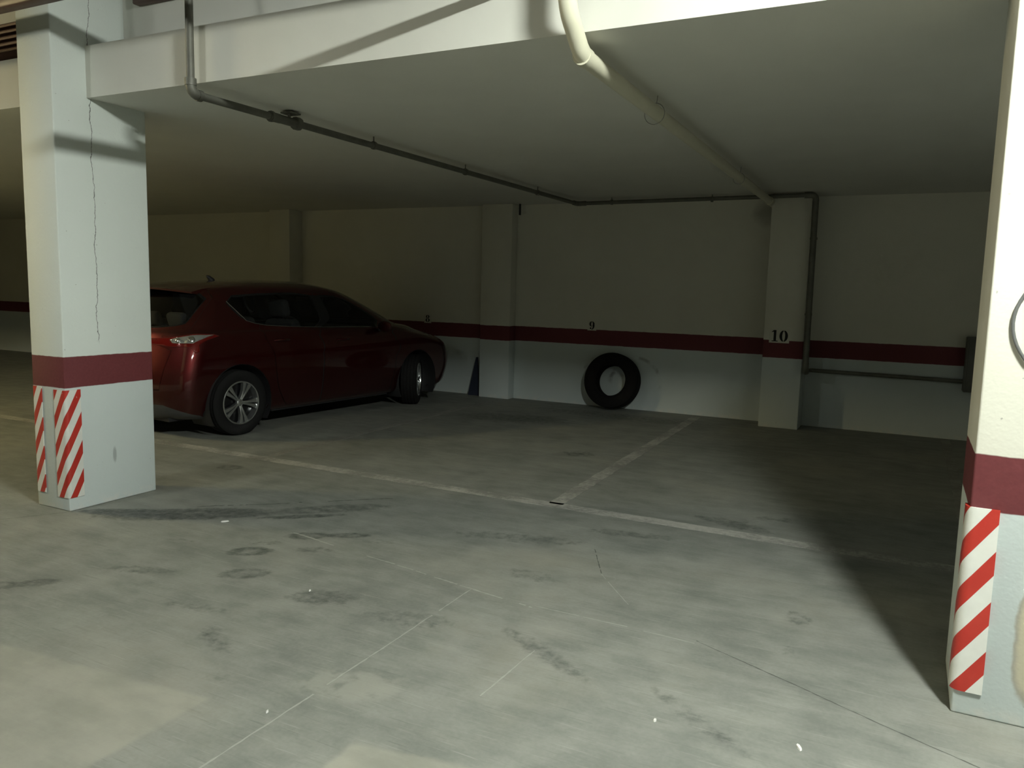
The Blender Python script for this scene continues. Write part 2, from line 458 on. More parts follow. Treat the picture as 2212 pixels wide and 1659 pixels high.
struct(boxo('wall_back', XL, XR, YW, YW+0.2, 0, ZC, M['wall']), 'cream back wall with dark red band and pale blue-grey lower part')
struct(boxo('wall_left', XL-0.2, XL, YF, YW, 0, ZT, M['dim']), 'grey far end wall of the garage')
struct(boxo('wall_right', XR, XR+0.2, YF, YW, 0, ZT, M['dim']), 'side wall of the garage beyond the near pillar')
struct(boxo('wall_front', XL, XR, YF-0.2, YF, 0, ZT, M['dim']), 'wall on the far side of the driving lane')
struct(boxo('ceiling', XL, XR, YU, YW+0.2, ZC, ZC+0.3, M['ceiling']), 'low flat painted ceiling above the parking bays')
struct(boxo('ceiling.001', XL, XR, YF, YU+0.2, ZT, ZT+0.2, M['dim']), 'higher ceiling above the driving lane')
struct(boxo('wall_upper', XL, XR, YU, YU+0.18, ZC+0.3, ZT, M['beam']), 'set-back white wall face above the beam ledge')
PL = (-5.25, -4.91, 3.24, 3.915)     # left pillar
PR = (0.247, 0.95, 3.28, 3.745)      # near right pillar
def pillar(name, x0, x1, y0, y1, z1, mat, label):
    bm = bmesh.new(); box(bm, x0, x1, y0, y1, 0, z1, 0.008, 2)
    return struct(shade_auto(obj(name, bm, mat), 50), label)
pillar('pillar', *PL, ZT, M['pillar_left'], 'white free-standing pillar with red band, cracked side and striped corner guards, beside the red car')
pillar('pillar.001', *PR, ZT, M['pillar_right'], 'brightly lit near pillar with red band and one striped corner guard')
pillar('pillar.002', -1.53, -1.085, 9.60, YW, ZC, M['pillar'], 'wall pier carrying the number 10')
pillar('pillar.003', -5.475, -5.0, 9.82, YW, ZC, M['pillar'], 'wall pier between bays 8 and 9')
pillar('pillar.004', -9.33, -8.905, 9.70, YW, ZC, M['pillar'], 'wall pier behind the roof of the red car')
for i, (a, b_, lab) in enumerate(((PL[1], PR[0], 'white beam between the two pillars, crossed by two pipes'), (XL, PL[0], 'beam continuing behind the cracked pillar'), (PR[1], XR, 'beam beyond the near pillar'))):
    struct(boxo('beam' if i == 0 else 'beam.%03d' % i, a, b_, YB, YU, ZC, ZL, M['ceiling']), lab)
# painted bay lines belong to the floor
def line(x0, y0, x1, y1, w, label):
    bm = bmesh.new()
    d = Vector((x1-x0, y1-y0, 0)); L = d.length; d.normalize(); nrm = Vector((-d.y, d.x, 0))
    n = max(6, int(L/0.06)); rows = []
    for i in range(n+1):
        c = Vector((x0, y0, 0))+d*(L*i/n)
        j0, j1 = random.uniform(-.006, .006), random.uniform(-.006, .006)
        rows.append([bm.verts.new(c+nrm*(w/2+j0)+Vector((0, 0, .0018))), bm.verts.new(c-nrm*(w/2+j1)+Vector((0, 0, .0018))),
                     bm.verts.new(c+nrm*(w/2+j0)+Vector((0, 0, -.002))), bm.verts.new(c-nrm*(w/2+j1)+Vector((0, 0, -.002)))])
    for i in range(n):
        A, B = rows[i], rows[i+1]
        bm.faces.new((A[0], A[1], B[1], B[0])); bm.faces.new((A[0], B[0], B[2], A[2])); bm.faces.new((A[1], A[3], B[3], B[1]))
    bmesh.ops.recalc_face_normals(bm, faces=list(bm.faces))
    o = obj('painted_line', bm, M['faint_line' if 'faint' in label else 'line'], fl)
    o['label'] = label
line(-14.0, 5.20, 0.9, 5.105, 0.125, 'long white line along the mouth of the bays')
line(-2.21, 5.15, -2.33, 9.90, 0.115, 'white line between bays 9 and 10')
line(-5.06, 5.25, -5.13, 9.75, 0.095, 'faint white line beside the red car')
line(0.455, 5.2, 0.45, 9.95, 0.085, 'faint white line right of bay 10')
line(-7.95, 5.25, -7.95, 9.75, 0.095, 'white line on the far side of the red car')

# saw-cut joints, scratches and hair cracks: thin broken strips lying in the floor's surface
rnd = random.Random(3)
def floor_mark(name, x0, y0, x1, y1, w, mat, wob, brk, label):
    bm = bmesh.new()
    d = Vector((x1-x0, y1-y0, 0)); L = d.length; d.normalize(); nrm = Vector((-d.y, d.x, 0))
    n = int(L/0.02); prev = None; off = 0.0; on = True
    for i in range(n+1):
        off = off*.96+rnd.uniform(-wob, wob)
        on = rnd.random() > brk if on else rnd.random() < .30
        hw = w/2*rnd.uniform(.35, 1.0)
        c = Vector((x0, y0, .0007))+d*(L*i/n)+nrm*off
        cur = (bm.verts.new(c+nrm*hw), bm.verts.new(c-nrm*hw))
        if prev and on: bm.faces.new((prev[1], cur[1], cur[0], prev[0]))
        prev = cur
    for v in [v for v in bm.verts if not v.link_faces]: bm.verts.remove(v)
    o = obj(name, bm, mat, fl); o['label'] = label; o['kind'] = 'stuff'
M['scratch'] = simple('pale_scratched_concrete', (0.34, 0.34, 0.31), 0.8, 0.0, 0.15, 20.0)
M['crack'] = simple('dark_crack_dirt', (0.085, 0.09, 0.08), 0.9, 0.0, 0.2, 20.0)
for a_ in (('joint', -1.915, 1.0, -1.93, 3.42, .010, 'scratch', .0016, .05, 'pale straight joint running towards the camera'),
           ('joint', -1.36, 2.5, -1.34, 2.95, .009, 'scratch', .001, .06, 'short pale scratch right of the long joint'),
           ('joint', -3.35, 3.66, -1.55, 3.36, .016, 'scratch', .002, .10, 'pale joint crossing the lane'),
           ('joint', -1.55, 3.39, -0.75, 3.37, .009, 'scratch', .0016, .10, 'faint end of the pale joint crossing the lane'),
           ('crack', -0.75, 3.40, 0.35, 2.90, .006, 'crack', .0012, .01, 'fine dark crack leading to the near pillar'),
           ('crack', 0.35, 2.90, 1.3, 2.2, .006, 'crack', .0012, .01, 'fine dark crack passing in front of the near pillar'),
           ('crack', -5.6, 2.1, -4.92, 3.22, .008, 'crack', .002, .05, 'fine dark crack at the foot of the cracked pillar'),
           ('crack', -1.60, 4.35, -1.42, 3.98, .007, 'crack', .001, .05, 'short curved dark scratch below bay 9'),
           ('joint', -1.42, 3.98, -1.15, 3.64, .007, 'scratch', .001, .08, 'short pale scratch below bay 9'),
           ('crack', -4.3, 3.75, -3.3, 4.65, .016, 'crack', .006, .12, 'ragged dark crack between the pillar and the white line')):
    floor_mark(a_[0], *a_[1:6], M[a_[6]], *a_[7:])

# ------------------------------------------------------------------ lamps (fluorescent battens under the lane ceiling)
def batten(spec, label):
    x, y, z = spec['pos']
    t = empty('ceiling_lamp', (x, y, z), label, 'lamp')
    L = 0.62
    bm = bmesh.new(); box(bm, -0.075, 0.075, -L/2-.03, L/2+.03, 0.035, ZT-z, 0.006)
    obj('lamp_housing', bm, M['lamp_body'], t)
    em = emit('tube_glow_%d' % round(x), spec['color'], spec['strength'])
    for sx in (-0.042, 0.042):
        bm = bmesh.new(); tube(bm, [(sx, -L/2, 0), (sx, L/2, 0)], 0.014, 12)
        tb = obj('fluorescent_tube', bm, em, t, smooth=True)
        for sy in (-1, 1):
            bm = bmesh.new(); box(bm, sx-.016, sx+.016, sy*(L/2+.012)-.012, sy*(L/2+.012)+.012, -.018, .04, .003)
            obj('lamp_holder', bm, M['lamp_body'], t)
    return t
batten(MAIN_LAMP, 'twin-tube fluorescent lamp over the lane in front of the near pillar')
batten(FILL_LAMP, 'added weak twin-tube fill lamp over the lane, brightening the left part of the beam')
batten(WARM_LAMP, 'warm twin-tube fluorescent lamp over the lane left of the cracked pillar')

# ------------------------------------------------------------------ overhead services in the lane
o = boxo('cable_tray', -9.5, 3.2, 2.965, 3.045, 3.128, 3.212, M['brown'], bev=0.006)
tag(o, 'dark brown cable duct passing across the top of the cracked pillar', 'cable duct')
bm = bmesh.new(); tube(bm, [(-1.72, YF, 2.985), (-1.72, YB-.002, 2.985)], 0.024, 12)
tag(obj('conduit', bm, M['steel'], smooth=True), 'thin steel conduit running overhead across the lane to the beam', 'conduit')
t = empty('ventilation_grille', (-6.3, 3.56, ZL), 'brown slatted metal grille on the beam ledge left of the cracked pillar', 'grille')
boxo('grille_back', -0.98, 0.98, 0.03, 0.06, 0.0, 0.30, M['brown'], t)
for k in range(5):
    bm = bmesh.new(); box(bm, -0.98, 0.98, -0.03, 0.028, -0.007, 0.007, 0.002)
    bm.transform(Matrix.Rotation(math.radians(32), 4, 'X'))
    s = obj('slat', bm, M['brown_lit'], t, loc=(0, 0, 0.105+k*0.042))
boxo('grille_sill', -0.98, 0.98, -0.045, 0.03, 0.0, 0.075, M['brown'], t, bev=0.004)
o = boxo('junction_box', -4.74, -4.27, YU-0.06, YU, 3.355, 3.47, M['brown'], bev=0.006)
tag(o, 'brown box fixed to the wall above the beam near the grey pipe', 'junction box')

# ------------------------------------------------------------------ cream waste pipe
px0, py0, pz = -1.44, 3.30, 2.628
px1, py1 = -1.545, 9.60
t = empty('waste_pipe', (px0, py0, 0), 'cream plastic waste pipe bending under the beam and running to the number 10 pier', 'pipe')
def rel(pts): return [(p[0]-px0, p[1]-py0, p[2]) for p in pts]
dirx = (px1-px0)/(py1-py0)
path = fillet([(px0, py0, ZT), (px0, py0, pz+.155), (px0, py0+.19, pz), (px0+dirx*1.2, py0+1.2, pz)], 0.16, 8)
cut = [i for i, p in enumerate(path) if p[2] < pz+.008][0]
tubeo('pipe_riser', rel(path[:cut+1]), 0.0415, M['pvc'], t, 20)
y1 = path[cut][1]
tubeo('pipe_run', rel([(px0+dirx*(y1-py0), y1, pz), (px1, py1, pz)]), 0.040, M['pvc'], t, 20)
tubeo('pipe_collar', rel([(px0+dirx*(y1-py0), y1-.01, pz+.001), (px0+dirx*(y1+.05-py0), y1+.05, pz)]), 0.0455, M['pvc'], t, 20)
tubeo('pipe_collar', rel([(px0, py0, 2.98), (px0, py0, 3.06)]), 0.0465, M['pvc'], t, 20)
for yy, rr in ((4.72, 0.062), (7.55, 0.052)):
    cx = px0+dirx*(yy-py0)
    ring = [(cx+rr*math.sin(2*PI*k/22), yy, pz-.012+rr*math.cos(2*PI*k/22)) for k in range(22)]
    h = tubeo('hanger', rel(ring), 0.0024, M['steel_light'], t, 8, closed=True)
    tubeo('hanger_rod', rel([(cx+.01, yy, pz+rr-.016), (cx+.015, yy, ZC)]), 0.0024, M['steel_light'], h, 8)
tubeo('pipe_socket', rel([(px1-dirx*.12, py1-.14, pz), (px1, py1+.39, pz)]), 0.047, M['pvc'], t, 18)

# ------------------------------------------------------------------ grey water pipe
gx, gy, gz, gr = -3.885, 3.415, 2.648, 0.0235
t = empty('water_pipe', (gx, gy, 0), 'thin dark grey water pipe dropping past the beam, then along ceiling and back wall', 'pipe')
def rg(pts): return [(p[0]-gx, p[1]-gy, p[2]) for p in pts]
p1 = fillet([(gx, gy, ZT), (gx, gy, gz), (gx, gy+.4, gz)], 0.05, 6)
tubeo('pipe_riser', rg([(gx, gy, ZT), (gx, gy, gz+.05)]), gr, M['steel'], t)
tubeo('elbow', rg(p1[1:-1]), gr*1.28, M['steel'], t)
tubeo('elbow_collar', rg([(gx, gy, gz+.045), (gx, gy, gz+.085)]), gr*1.45, M['steel'], t)
tubeo('elbow_collar', rg([(gx, gy+.045, gz), (gx, gy+.075, gz)]), gr*1.45, M['steel'], t)
yw_, xw_ = 9.51, -1.045
tubeo('pipe_run', rg([(gx, gy+.05, gz), (gx-.03, yw_-.05, gz+.008)]), gr, M['steel'], t)
tubeo('elbow', rg(fillet([(gx-.03, yw_-.12, gz+.008), (gx-.03, yw_, gz+.008), (gx+.09, yw_, gz+.01)], .05, 6)), gr*1.3, M['steel'], t)
tubeo('wall_run', rg([(gx+.03, yw_, gz+.01), (xw_-.05, yw_, gz+.032)]), gr, M['steel'], t)
tubeo('elbow', rg(fillet([(xw_-.12, yw_, gz+.032), (xw_, yw_, gz+.032), (xw_, yw_, gz-.09)], .05, 6)), gr*1.45, M['steel'], t)
tubeo('drop_pipe', rg([(xw_, yw_, gz-.04), (xw_+.012, yw_, .76)]), gr*1.45, M['steel'], t)
tubeo('elbow', rg(fillet([(xw_+.012, yw_, .80), (xw_+.012, yw_, .70), (xw_+.012, yw_+.12, .69)], .045, 6)), gr*1.55, M['steel'], t)
tubeo('lower_run', rg(fillet([(xw_+.012, yw_+.08, .69), (xw_+.012, 9.945, .68), (0.563, 9.945, .665)], .05, 6)), gr, M['steel'], t)
# coupling with union nut and clamp near the beam
v = empty('valve', (0, 0, 0), 'x', None); del v['label']
bpy.data.objects.remove(v)
def ring_at(yc, half, r, nm='coupling', mt='steel'):
    return tubeo(nm, rg([(gx, yc-half, gz), (gx, yc+half, gz)]), r, M[mt], t, 10)
ring_at(4.10, .05, .031)
body = ring_at(4.21, .10, .029, 'valve_body')
ring_at(4.315, .022, .044)
ring_at(4.07, .012, .036)
tubeo('valve_stem', rg([(gx+.005, 4.235, gz), (gx+.005, 4.235, gz+.055)]), .010, M['steel'], body, 8)
bm = bmesh.new(); box(bm, gx-.045-gx, .052, 4.20-gy, 4.30-gy, gz+.048, gz+.060, .003)
obj('valve_lever', bm, M['steel'], body)
for yy in (5.2, 6.65, 8.3):
    cx = gx-.03*(yy-gy)/(yw_-gy)
    tubeo('pipe_clip', rg([(cx, yy-.012, gz+.004), (cx, yy+.012, gz+.004)]), gr*1.35, M['steel'], t, 10)
    tubeo('clip_rod', rg([(cx, yy, gz+.02), (cx, yy, ZC)]), .005, M['steel'], t, 8)
for xx in (-3.45, -2.2):
    tubeo('pipe_clip', rg([(xx-.012, yw_, gz+.016), (xx+.012, yw_, gz+.016)]), gr*1.4, M['steel'], t, 10)
    tubeo('clip_rod', rg([(xx, yw_, gz+.03), (xx, yw_, ZC)]), .005, M['steel'], t, 8)
for zz in (2.2, 1.35):
    tubeo('pipe_clip', rg([(xw_+.005, yw_, zz-.012), (xw_+.005, yw_, zz+.012)]), gr*1.75, M['steel'], t, 10)
    tubeo('clip_rod', rg([(xw_+.005, yw_+.02, zz), (xw_-.02, 9.70, zz)]), .006, M['steel'], t, 8)
# wall box at the end of the lower run
t = empty('hose_cabinet', (0.78, YW, 0.56), 'dark grey metal wall box fed by the low pipe, half hidden by the near pillar', 'wall box')
boxo('cabinet_body', -0.215, 0.33, -0.19, 0.0, 0.0, 0.60, M['cabinet'], t, bev=0.008)
boxo('cabinet_door', -0.195, 0.31, -0.205, -0.19, 0.02, 0.58, M['cabinet'], t, bev=0.004)
boxo('door_handle', 0.25, 0.275, -0.225, -0.205, 0.25, 0.36, M['steel_light'], t, bev=0.004)
# short stub hanging in the corner of the pier between bays 8 and 9
bm = bmesh.new(); tube(bm, [(-4.925, 9.90, ZC), (-4.925, 9.90, 2.57)], 0.014, 10)
tag(obj('pipe_stub', bm, M['black_plastic'], smooth=True), 'short dark pipe stub hanging from the ceiling beside the pier of bays 8 and 9', 'pipe stub')

# ------------------------------------------------------------------ stencilled bay numbers
def arc_strip(cx, cy, a, b_, ai, bi, t0, t1, n=18):
    A = [(cx+a*math.cos(t0+(t1-t0)*k/n), cy+b_*math.sin(t0+(t1-t0)*k/n)) for k in range(n+1)]
    B = [(cx+ai*math.cos(t0+(t1-t0)*k/n), cy+bi*math.sin(t0+(t1-t0)*k/n)) for k in range(n+1)]
    return [(A[k], A[k+1], B[k+1], B[k]) for k in range(n)]
R_ = math.radians
def glyph(ch):
    if ch == '0':
        return arc_strip(0, 0, .50, .70, .17, .60, R_(-83), R_(83)) + arc_strip(0, 0, .50, .70, .17, .60, R_(97), R_(263))
    if ch == '1':
        return [((-.15, -.60), (.15, -.60), (.15, .70), (-.15, .70)), ((-.36, -.70), (.36, -.70), (.36, -.60), (-.36, -.60)), ((-.42, .42), (-.15, .50), (-.15, .70), (-.36, .52))]
    if ch == '8':
        q = []
        for cy, a, b_ in ((.37, .40, .33), (-.33, .48, .37)):
            q += arc_strip(0, cy, a, b_, a*.36, b_*.80, R_(-80), R_(80)) + arc_strip(0, cy, a, b_, a*.36, b_*.80, R_(100), R_(260))
        return q
    if ch == '9':
        q = arc_strip(0, .25, .46, .45, .16, .36, R_(98), R_(262)) + arc_strip(0, .25, .46, .45, .16, .36, R_(-60), R_(82))
        q += arc_strip(-.06, .0, .52, .70, .22, .62, R_(-95), R_(15))
        q += arc_strip(-.22, -.46, .15, .15, .001, .001, 0, 2*PI)
        return q
def number(text, xc, yp, zc, w, h, dh, sep, label):
    t = empty('bay_number', (xc, yp, zc), label, 'number sign')
    bm = bmesh.new(); box(bm, -w/2, w/2, -.003, 0.0, -h/2, h/2)
    obj('number_ground', bm, M['white_plate'], t)
    for i, ch in enumerate(text):
        ox = (i-(len(text)-1)/2)*sep
        bm = bmesh.new()
        for quad in glyph(ch):
            pts = [(ox+p[0]*dh/1.4, p[1]*dh/1.4) for p in quad]
            f = [bm.verts.new((a, -.0050, c)) for a, c in pts]
            bk = [bm.verts.new((a, -.0028, c)) for a, c in pts]
            bm.faces.new(f); bm.faces.new(bk[::-1])
            for k in range(4): bm.faces.new((f[k], bk[k], bk[(k+1) % 4], f[(k+1) % 4]))
        bmesh.ops.recalc_face_normals(bm, faces=list(bm.faces))
        obj('digit', bm, M['black_ink'], t)
number('8', -6.475, YW, 1.083, .125, .135, .105, .1, 'black stencilled number 8 on the wall past the nose of the car')
number('9', -3.84, YW, 1.090, .125, .135, .112, .1, 'black stencilled number 9 on the wall above the loose tyre')
number('10', -1.352, 9.60, 1.088, .225, .165, .132, .098, 'black stencilled number 10 on the wall pier')

# ------------------------------------------------------------------ striped corner guards
def guard(name, prof, z0, z1, thick, mat, label):
    """prof: outline of the outer skin in plan (list of x,y), built as a bent slab"""
    bm = bmesh.new()
    uvl = bm.loops.layers.uv.new('unroll')
    P = [Vector((a, b_, 0)) for a, b_ in prof]
    s = [0.0]
    for i in range(1, len(P)): s.append(s[-1]+(P[i]-P[i-1]).length)
    inn = []
    for i in range(len(P)):
        d = (P[min(i+1, len(P)-1)]-P[max(i-1, 0)]).normalized()
        inn.append(P[i]+Vector((-d.y, d.x, 0))*thick)
    def vv(p, z): return bm.verts.new((p.x, p.y, z))
    lo = [vv(p, z0) for p in P]; hi = [vv(p, z1) for p in P]
    li = [vv(p, z0) for p in inn]; hi2 = [vv(p, z1) for p in inn]
    uv = {}
    for i in range(len(P)):
        uv[lo[i]] = uv[li[i]] = (s[i], z0); uv[hi[i]] = uv[hi2[i]] = (s[i], z1)
    n = len(P)
    for i in range(n-1):
        bm.faces.new((lo[i], lo[i+1], hi[i+1], hi[i])); bm.faces.new((li[i+1], li[i], hi2[i], hi2[i+1]))
        bm.faces.new((hi[i], hi[i+1], hi2[i+1], hi2[i])); bm.faces.new((lo[i+1], lo[i], li[i], li[i+1]))
    bm.faces.new((lo[0], hi[0], hi2[0], li[0])); bm.faces.new((lo[-1], li[-1], hi2[-1], hi[-1]))
    bmesh.ops.recalc_face_normals(bm, faces=list(bm.faces))
    for f in bm.faces:
        for l in f.loops: l[uvl].uv = uv[l.vert]
    o = shade_auto(obj(name, bm, mat), 50)
    return tag(o, label, 'corner guard', 'striped corner guards')
def corner(cx, cy, a0, a1, r, n=6): return [(cx+r*math.cos(a0+(a1-a0)*k/n), cy+r*math.sin(a0+(a1-a0)*k/n)) for k in range(n+1)]
e = 0.006
# left pillar: front face normal -y, right side normal +x. outer skins run counter-clockwise seen from above
g = [(-5.022, PL[2]-e)] + corner(PL[1]-.02, PL[2]+.02, -PI/2, 0, .02+e) + [(PL[1]+e, 3.345)]
guard('corner_guard', g, 0.09, 0.815, e-.001, M['stripe_left'], 'red and white striped guard on the lit corner of the cracked pillar')
g = [(PL[0]-e, 3.33)] + corner(PL[0]+.02, PL[2]+.02, PI, 1.5*PI, .02+e) + [(-5.150, PL[2]-e)]
guard('corner_guard', g, 0.10, 0.825, e-.001, M['stripe_left2'], 'red and white striped guard on the outer left corner of the cracked pillar')
e = 0.012
g = [(PR[0]-e, 3.335)] + corner(PR[0]+.025, PR[2]+.025, PI, 1.5*PI, .025+e) + [(0.342, PR[2]-e)]
guard('corner_guard', g, 0.095, 0.80, e-.001, M['stripe_near'], 'red and white striped guard on the near pillar, largest of the three')
# cable looped against the near pillar
pts = []
for k in range(15):
    a = k/14
    pts.append((0.322+0.30*(a-.42)**2*1.2+.0, PR[2]-.014, 1.63-.36*a))
bm = bmesh.new(); tube(bm, [(0.60, PR[2]-.014, 1.73), (0.42, PR[2]-.014, 1.68)]+pts+[(0.48, PR[2]-.014, 1.15)], 0.006, 8)
tag(obj('cable', bm, M['cable'], smooth=True), 'thin grey cable hanging in a loop against the near pillar', 'cable')

# ------------------------------------------------------------------ loose tyre against the wall
def tyre_profile(R, rim, w, grooves=4):
    h = w/2
    pr = [(-h*.80, rim), (-h*.92, rim+.012), (-h, rim+(R-rim)*.45), (-h*.97, rim+(R-rim)*.75), (-h*.86, R-.010)]
    xs = np.linspace(-h*.80, h*.80, grooves*4+1)
    for i, xx in enumerate(xs):
        crown = R-.006*(abs(xx)/h)**2
        pr.append((xx, crown-(.007 if i % 4 == 2 else 0)))
    pr += [(h*.86, R-.010), (h*.97, rim+(R-rim)*.75), (h, rim+(R-rim)*.45), (h*.92, rim+.012), (h*.80, rim)]
    pr += [(h*.70, rim+.012), (h*.86, rim+(R-rim)*.45), (h*.7, R-.03), (-h*.7, R-.03), (-h*.86, rim+(R-rim)*.45), (-h*.70, rim+.012)]
    return pr
def tread_blocks(bm, R, w, n=64):
    pass
lean = math.radians(12)
TR, TWd = 0.368, 0.215
bm = bmesh.new(); lathe(bm, tyre_profile(TR, 0.205, TWd), 72, 'Y')
t = empty('loose_tyre', (-3.455, YW-.10, 0), 'worn black tyre without a rim leaning against the wall under number 9', 'tyre')
cz = TR*math.cos(lean)+TWd/2*math.sin(lean)
mt_ = Matrix.Translation((0, .10-TR*math.sin(lean)-TWd/2*math.cos(lean)-.002, cz)) @ Matrix.Rotation(-lean, 4, 'X')
bm.transform(mt_)
shade_auto(obj('tyre_carcass', bm, M['old_rubber'], t), 35)
for sgn in (-1,):
    bm = bmesh.new()
    lathe(bm, [(-.1085, .225), (-.1075, .232), (-.1085, .238), (-.1055, .232)], 60, 'Y'); bm.transform(mt_)
    obj('bead_ring', bm, M['old_rubber'], t, smooth=True)
# dark board leaning beside the pier
bm = bmesh.new()
vs = [(-5.70, 9.90, 0), (-5.52, 9.90, 0), (-5.555, 9.90, .56), (-5.575, 9.90, .56)]
f = [bm.verts.new(p) for p in vs]; bk = [bm.verts.new((p[0], p[1]+.03, p[2])) for p in vs]
bm.faces.new(f); bm.faces.new(bk[::-1])
for k in range(4): bm.faces.new((f[k], bk[k], bk[(k+1) % 4], f[(k+1) % 4]))
bmesh.ops.recalc_face_normals(bm, faces=list(bm.faces))
tag(obj('leaning_board', bm, M['board']), 'narrow dark blue tapering board standing against the pier of bays 8 and 9', 'board')
# scraps of paper on the floor
for i, (x, y, s, lab) in enumerate(((-3.88, 3.61, .034, 'small white scrap of litter on the dark streak near the cracked pillar'), (-0.72, 2.66, .014, 'tiny white crumb of litter in the middle of the lit lane'),
        (-0.23, 2.74, .026, 'white paper scrap on the floor nearest the near pillar foot'), (-1.98, 2.02, .012, 'tiny white crumb of litter beside the saw-cut joint'), (-2.62, 2.98, .012, 'tiny white crumb of litter beside the dark shoe marks'))):
    bm = bmesh.new()
    a = random.uniform(0, 3)
    ring = [(s*math.cos(k*PI/3.5)*random.uniform(.6, 1), s*.45*math.sin(k*PI/3.5)*random.uniform(.6, 1)) for k in range(7)]
    top = [bm.verts.new((p[0]*.8, p[1]*.8, .004+random.uniform(0, .004))) for p in ring]; bot = [bm.verts.new((p[0], p[1], 0.0005)) for p in ring]
    bm.faces.new(top); bm.faces.new(bot[::-1])
    for k in range(7): bm.faces.new((bot[k], bot[(k+1) % 7], top[(k+1) % 7], top[k]))
    bm.transform(Matrix.Rotation(a, 4, 'Z'))
    tag(obj('litter_scrap', bm, M['paper'], loc=(x, y, 0)), lab, 'litter', 'litter on the lane floor')

# ------------------------------------------------------------------ the red hatchback
# local axes: x to the car's right, y forward from the rear axle, z up. The skin is one lofted surface S(u, v): u runs
# round the plan from the middle of the tail to the middle of the nose, v climbs the key levels below.
KEYS = np.array([
 [.19, .78, -.62, .35, 3.52, .42], [.24, .83, -.70, .33, 3.62, .45], [.36, .865, -.755, .33, 3.66, .45], [.50, .885, -.775, .33, 3.69, .46],
 [.64, .890, -.765, .34, 3.68, .48], [.76, .885, -.74, .35, 3.62, .55], [.86, .875, -.715, .36, 3.40, .68], [.93, .860, -.70, .37, 3.13, .78],
 [.985, .835, -.68, .38, 2.95, .75], [1.02, .80, -.66, .40, 2.72, .64], [1.10, .765, -.61, .42, 2.53, .55], [1.25, .695, -.49, .42, 2.19, .50],
 [1.37, .632, -.37, .42, 1.89, .45], [1.425, .58, -.25, .44, 1.70, .42], [1.465, .49, .05, .50, 1.50, .40], [1.488, .36, .45, .30, 1.34, .30],
 [1.50, .16, .75, .15, 1.16, .15], [1.503, .0, .9, .01, 1.05, .01]])
NK = len(KEYS); UR, UF, SE = .24, .74, 2.35
KCACHE = {}
def klev(v):
    k = round(v, 5)
    if k not in KCACHE: KCACHE[k] = [float(a) for a in klev_raw(k)]
    return KCACHE[k]
def klev_raw(v):
    v = min(max(v, 0), NK-1-1e-9); i = int(v); t = v-i
    P = lambda j: KEYS[min(max(j, 0), NK-1)]
    p0, p1, p2, p3 = P(i-1), P(i), P(i+1), P(i+2)
    d = p2-p1; ms = []
    for mm in ((p2-p0)/2, (p3-p1)/2):
        mm = mm.copy(); mm[np.sign(mm) != np.sign(d)] = 0
        big = np.abs(mm) > 3*np.abs(d); mm[big] = 3*d[big]; ms.append(mm)
    t2, t3 = t*t, t**3
    return (2*t3-3*t2+1)*p1+(t3-2*t2+t)*ms[0]+(-2*t3+3*t2)*p2+(t3-t2)*ms[1]
def skin(u, v):
    z, w, yr, Lr, yf, Lf = klev(v)
    if u < UR:
        a = max(u, 0)/UR*PI/2; x = math.sin(a)**(2/SE); y = yr+Lr*(1-max(math.cos(a), 0)**(2/SE))
    elif u > UF:
        a = max(1-u, 0)/(1-UF)*PI/2; x = math.sin(a)**(2/SE); y = yf-Lf*(1-max(math.cos(a), 0)**(2/SE))
    else:
        x = 1.0; y = yr+Lr+(u-UR)/(UF-UR)*(yf-Lf-yr-Lr)
    k = min(max(v-8.5, 0), 1)
    tap = (1-.035*((y-1.35)/1.6)**2)*(1-k)+(1-.05*((y-1.0)/1.5)**2)*k
    return Vector((w*x*tap, y, z))
def u_of_y(y, v):
    z, w, yr, Lr, yf, Lf = klev(v)
    if y < yr+Lr: return UR*2/PI*math.acos(min(1, max(0, 1-(y-yr)/Lr))**(SE/2))
    if y > yf-Lf: return 1-(1-UF)*2/PI*math.acos(min(1, max(0, 1-(yf-y)/Lf))**(SE/2))
    return UR+(y-yr-Lr)/(yf-Lf-yr-Lr)*(UF-UR)
def v_of_z(z):
    lo, hi = 0.0, NK-1.0
    if z <= KEYS[0][0]: return -0.3
    for _ in range(40):
        md = (lo+hi)/2
        if klev(md)[0] < z: lo = md
        else: hi = md
    return lo
SU, SV = 4.4, 0.1
def yv(pts):
    out = []
    for i, (a0, b0) in enumerate(pts):
        a1, b1 = pts[(i+1) % len(pts)]
        n = max(1, int(abs(b1-b0)/1.2))
        for k in range(n):
            a, b_ = a0+(a1-a0)*k/n, b0+(b1-b0)*k/n
            out.append((u_of_y(a, min(max(b_, 0), NK-1)), b_))
    return out
def sc(poly): return [(u*SU, v*SV) for u, v in poly]
def offset(poly, d):
    n = len(poly); ar = sum(poly[i][0]*poly[(i+1) % n][1]-poly[(i+1) % n][0]*poly[i][1] for i in range(n))
    sg = 1 if ar > 0 else -1; out = []
    for i in range(n):
        p0, p1, p2 = Vector(poly[i-1]), Vector(poly[i]), Vector(poly[(i+1) % n])
        e0, e1 = (p1-p0).normalized(), (p2-p1).normalized()
        n0, n1 = Vector((e0.y, -e0.x))*sg, Vector((e1.y, -e1.x))*sg
        h = (n0+n1); h = h/max(h.length_squared/2, .5)
        out.append(tuple(p1+h*d))
    return out
def inside(poly, x, y):
    c = False; n = len(poly)
    for i in range(n):
        (x0, y0), (x1, y1) = poly[i], poly[i-1]
        if (y0 > y) != (y1 > y) and x < (x1-x0)*(y-y0)/(y1-y0)+x0: c = not c
    return c
WR = 0.316
def arch(yc, r=.372, n=20):
    pts = []
    for k in range(n+1):
        a = R_(-30)+R_(240)*k/n
        zz = .32+r*math.sin(a); yy = yc+r*math.cos(a)
        v = v_of_z(zz); pts.append((u_of_y(yy, max(v, 0)), v))
    return pts
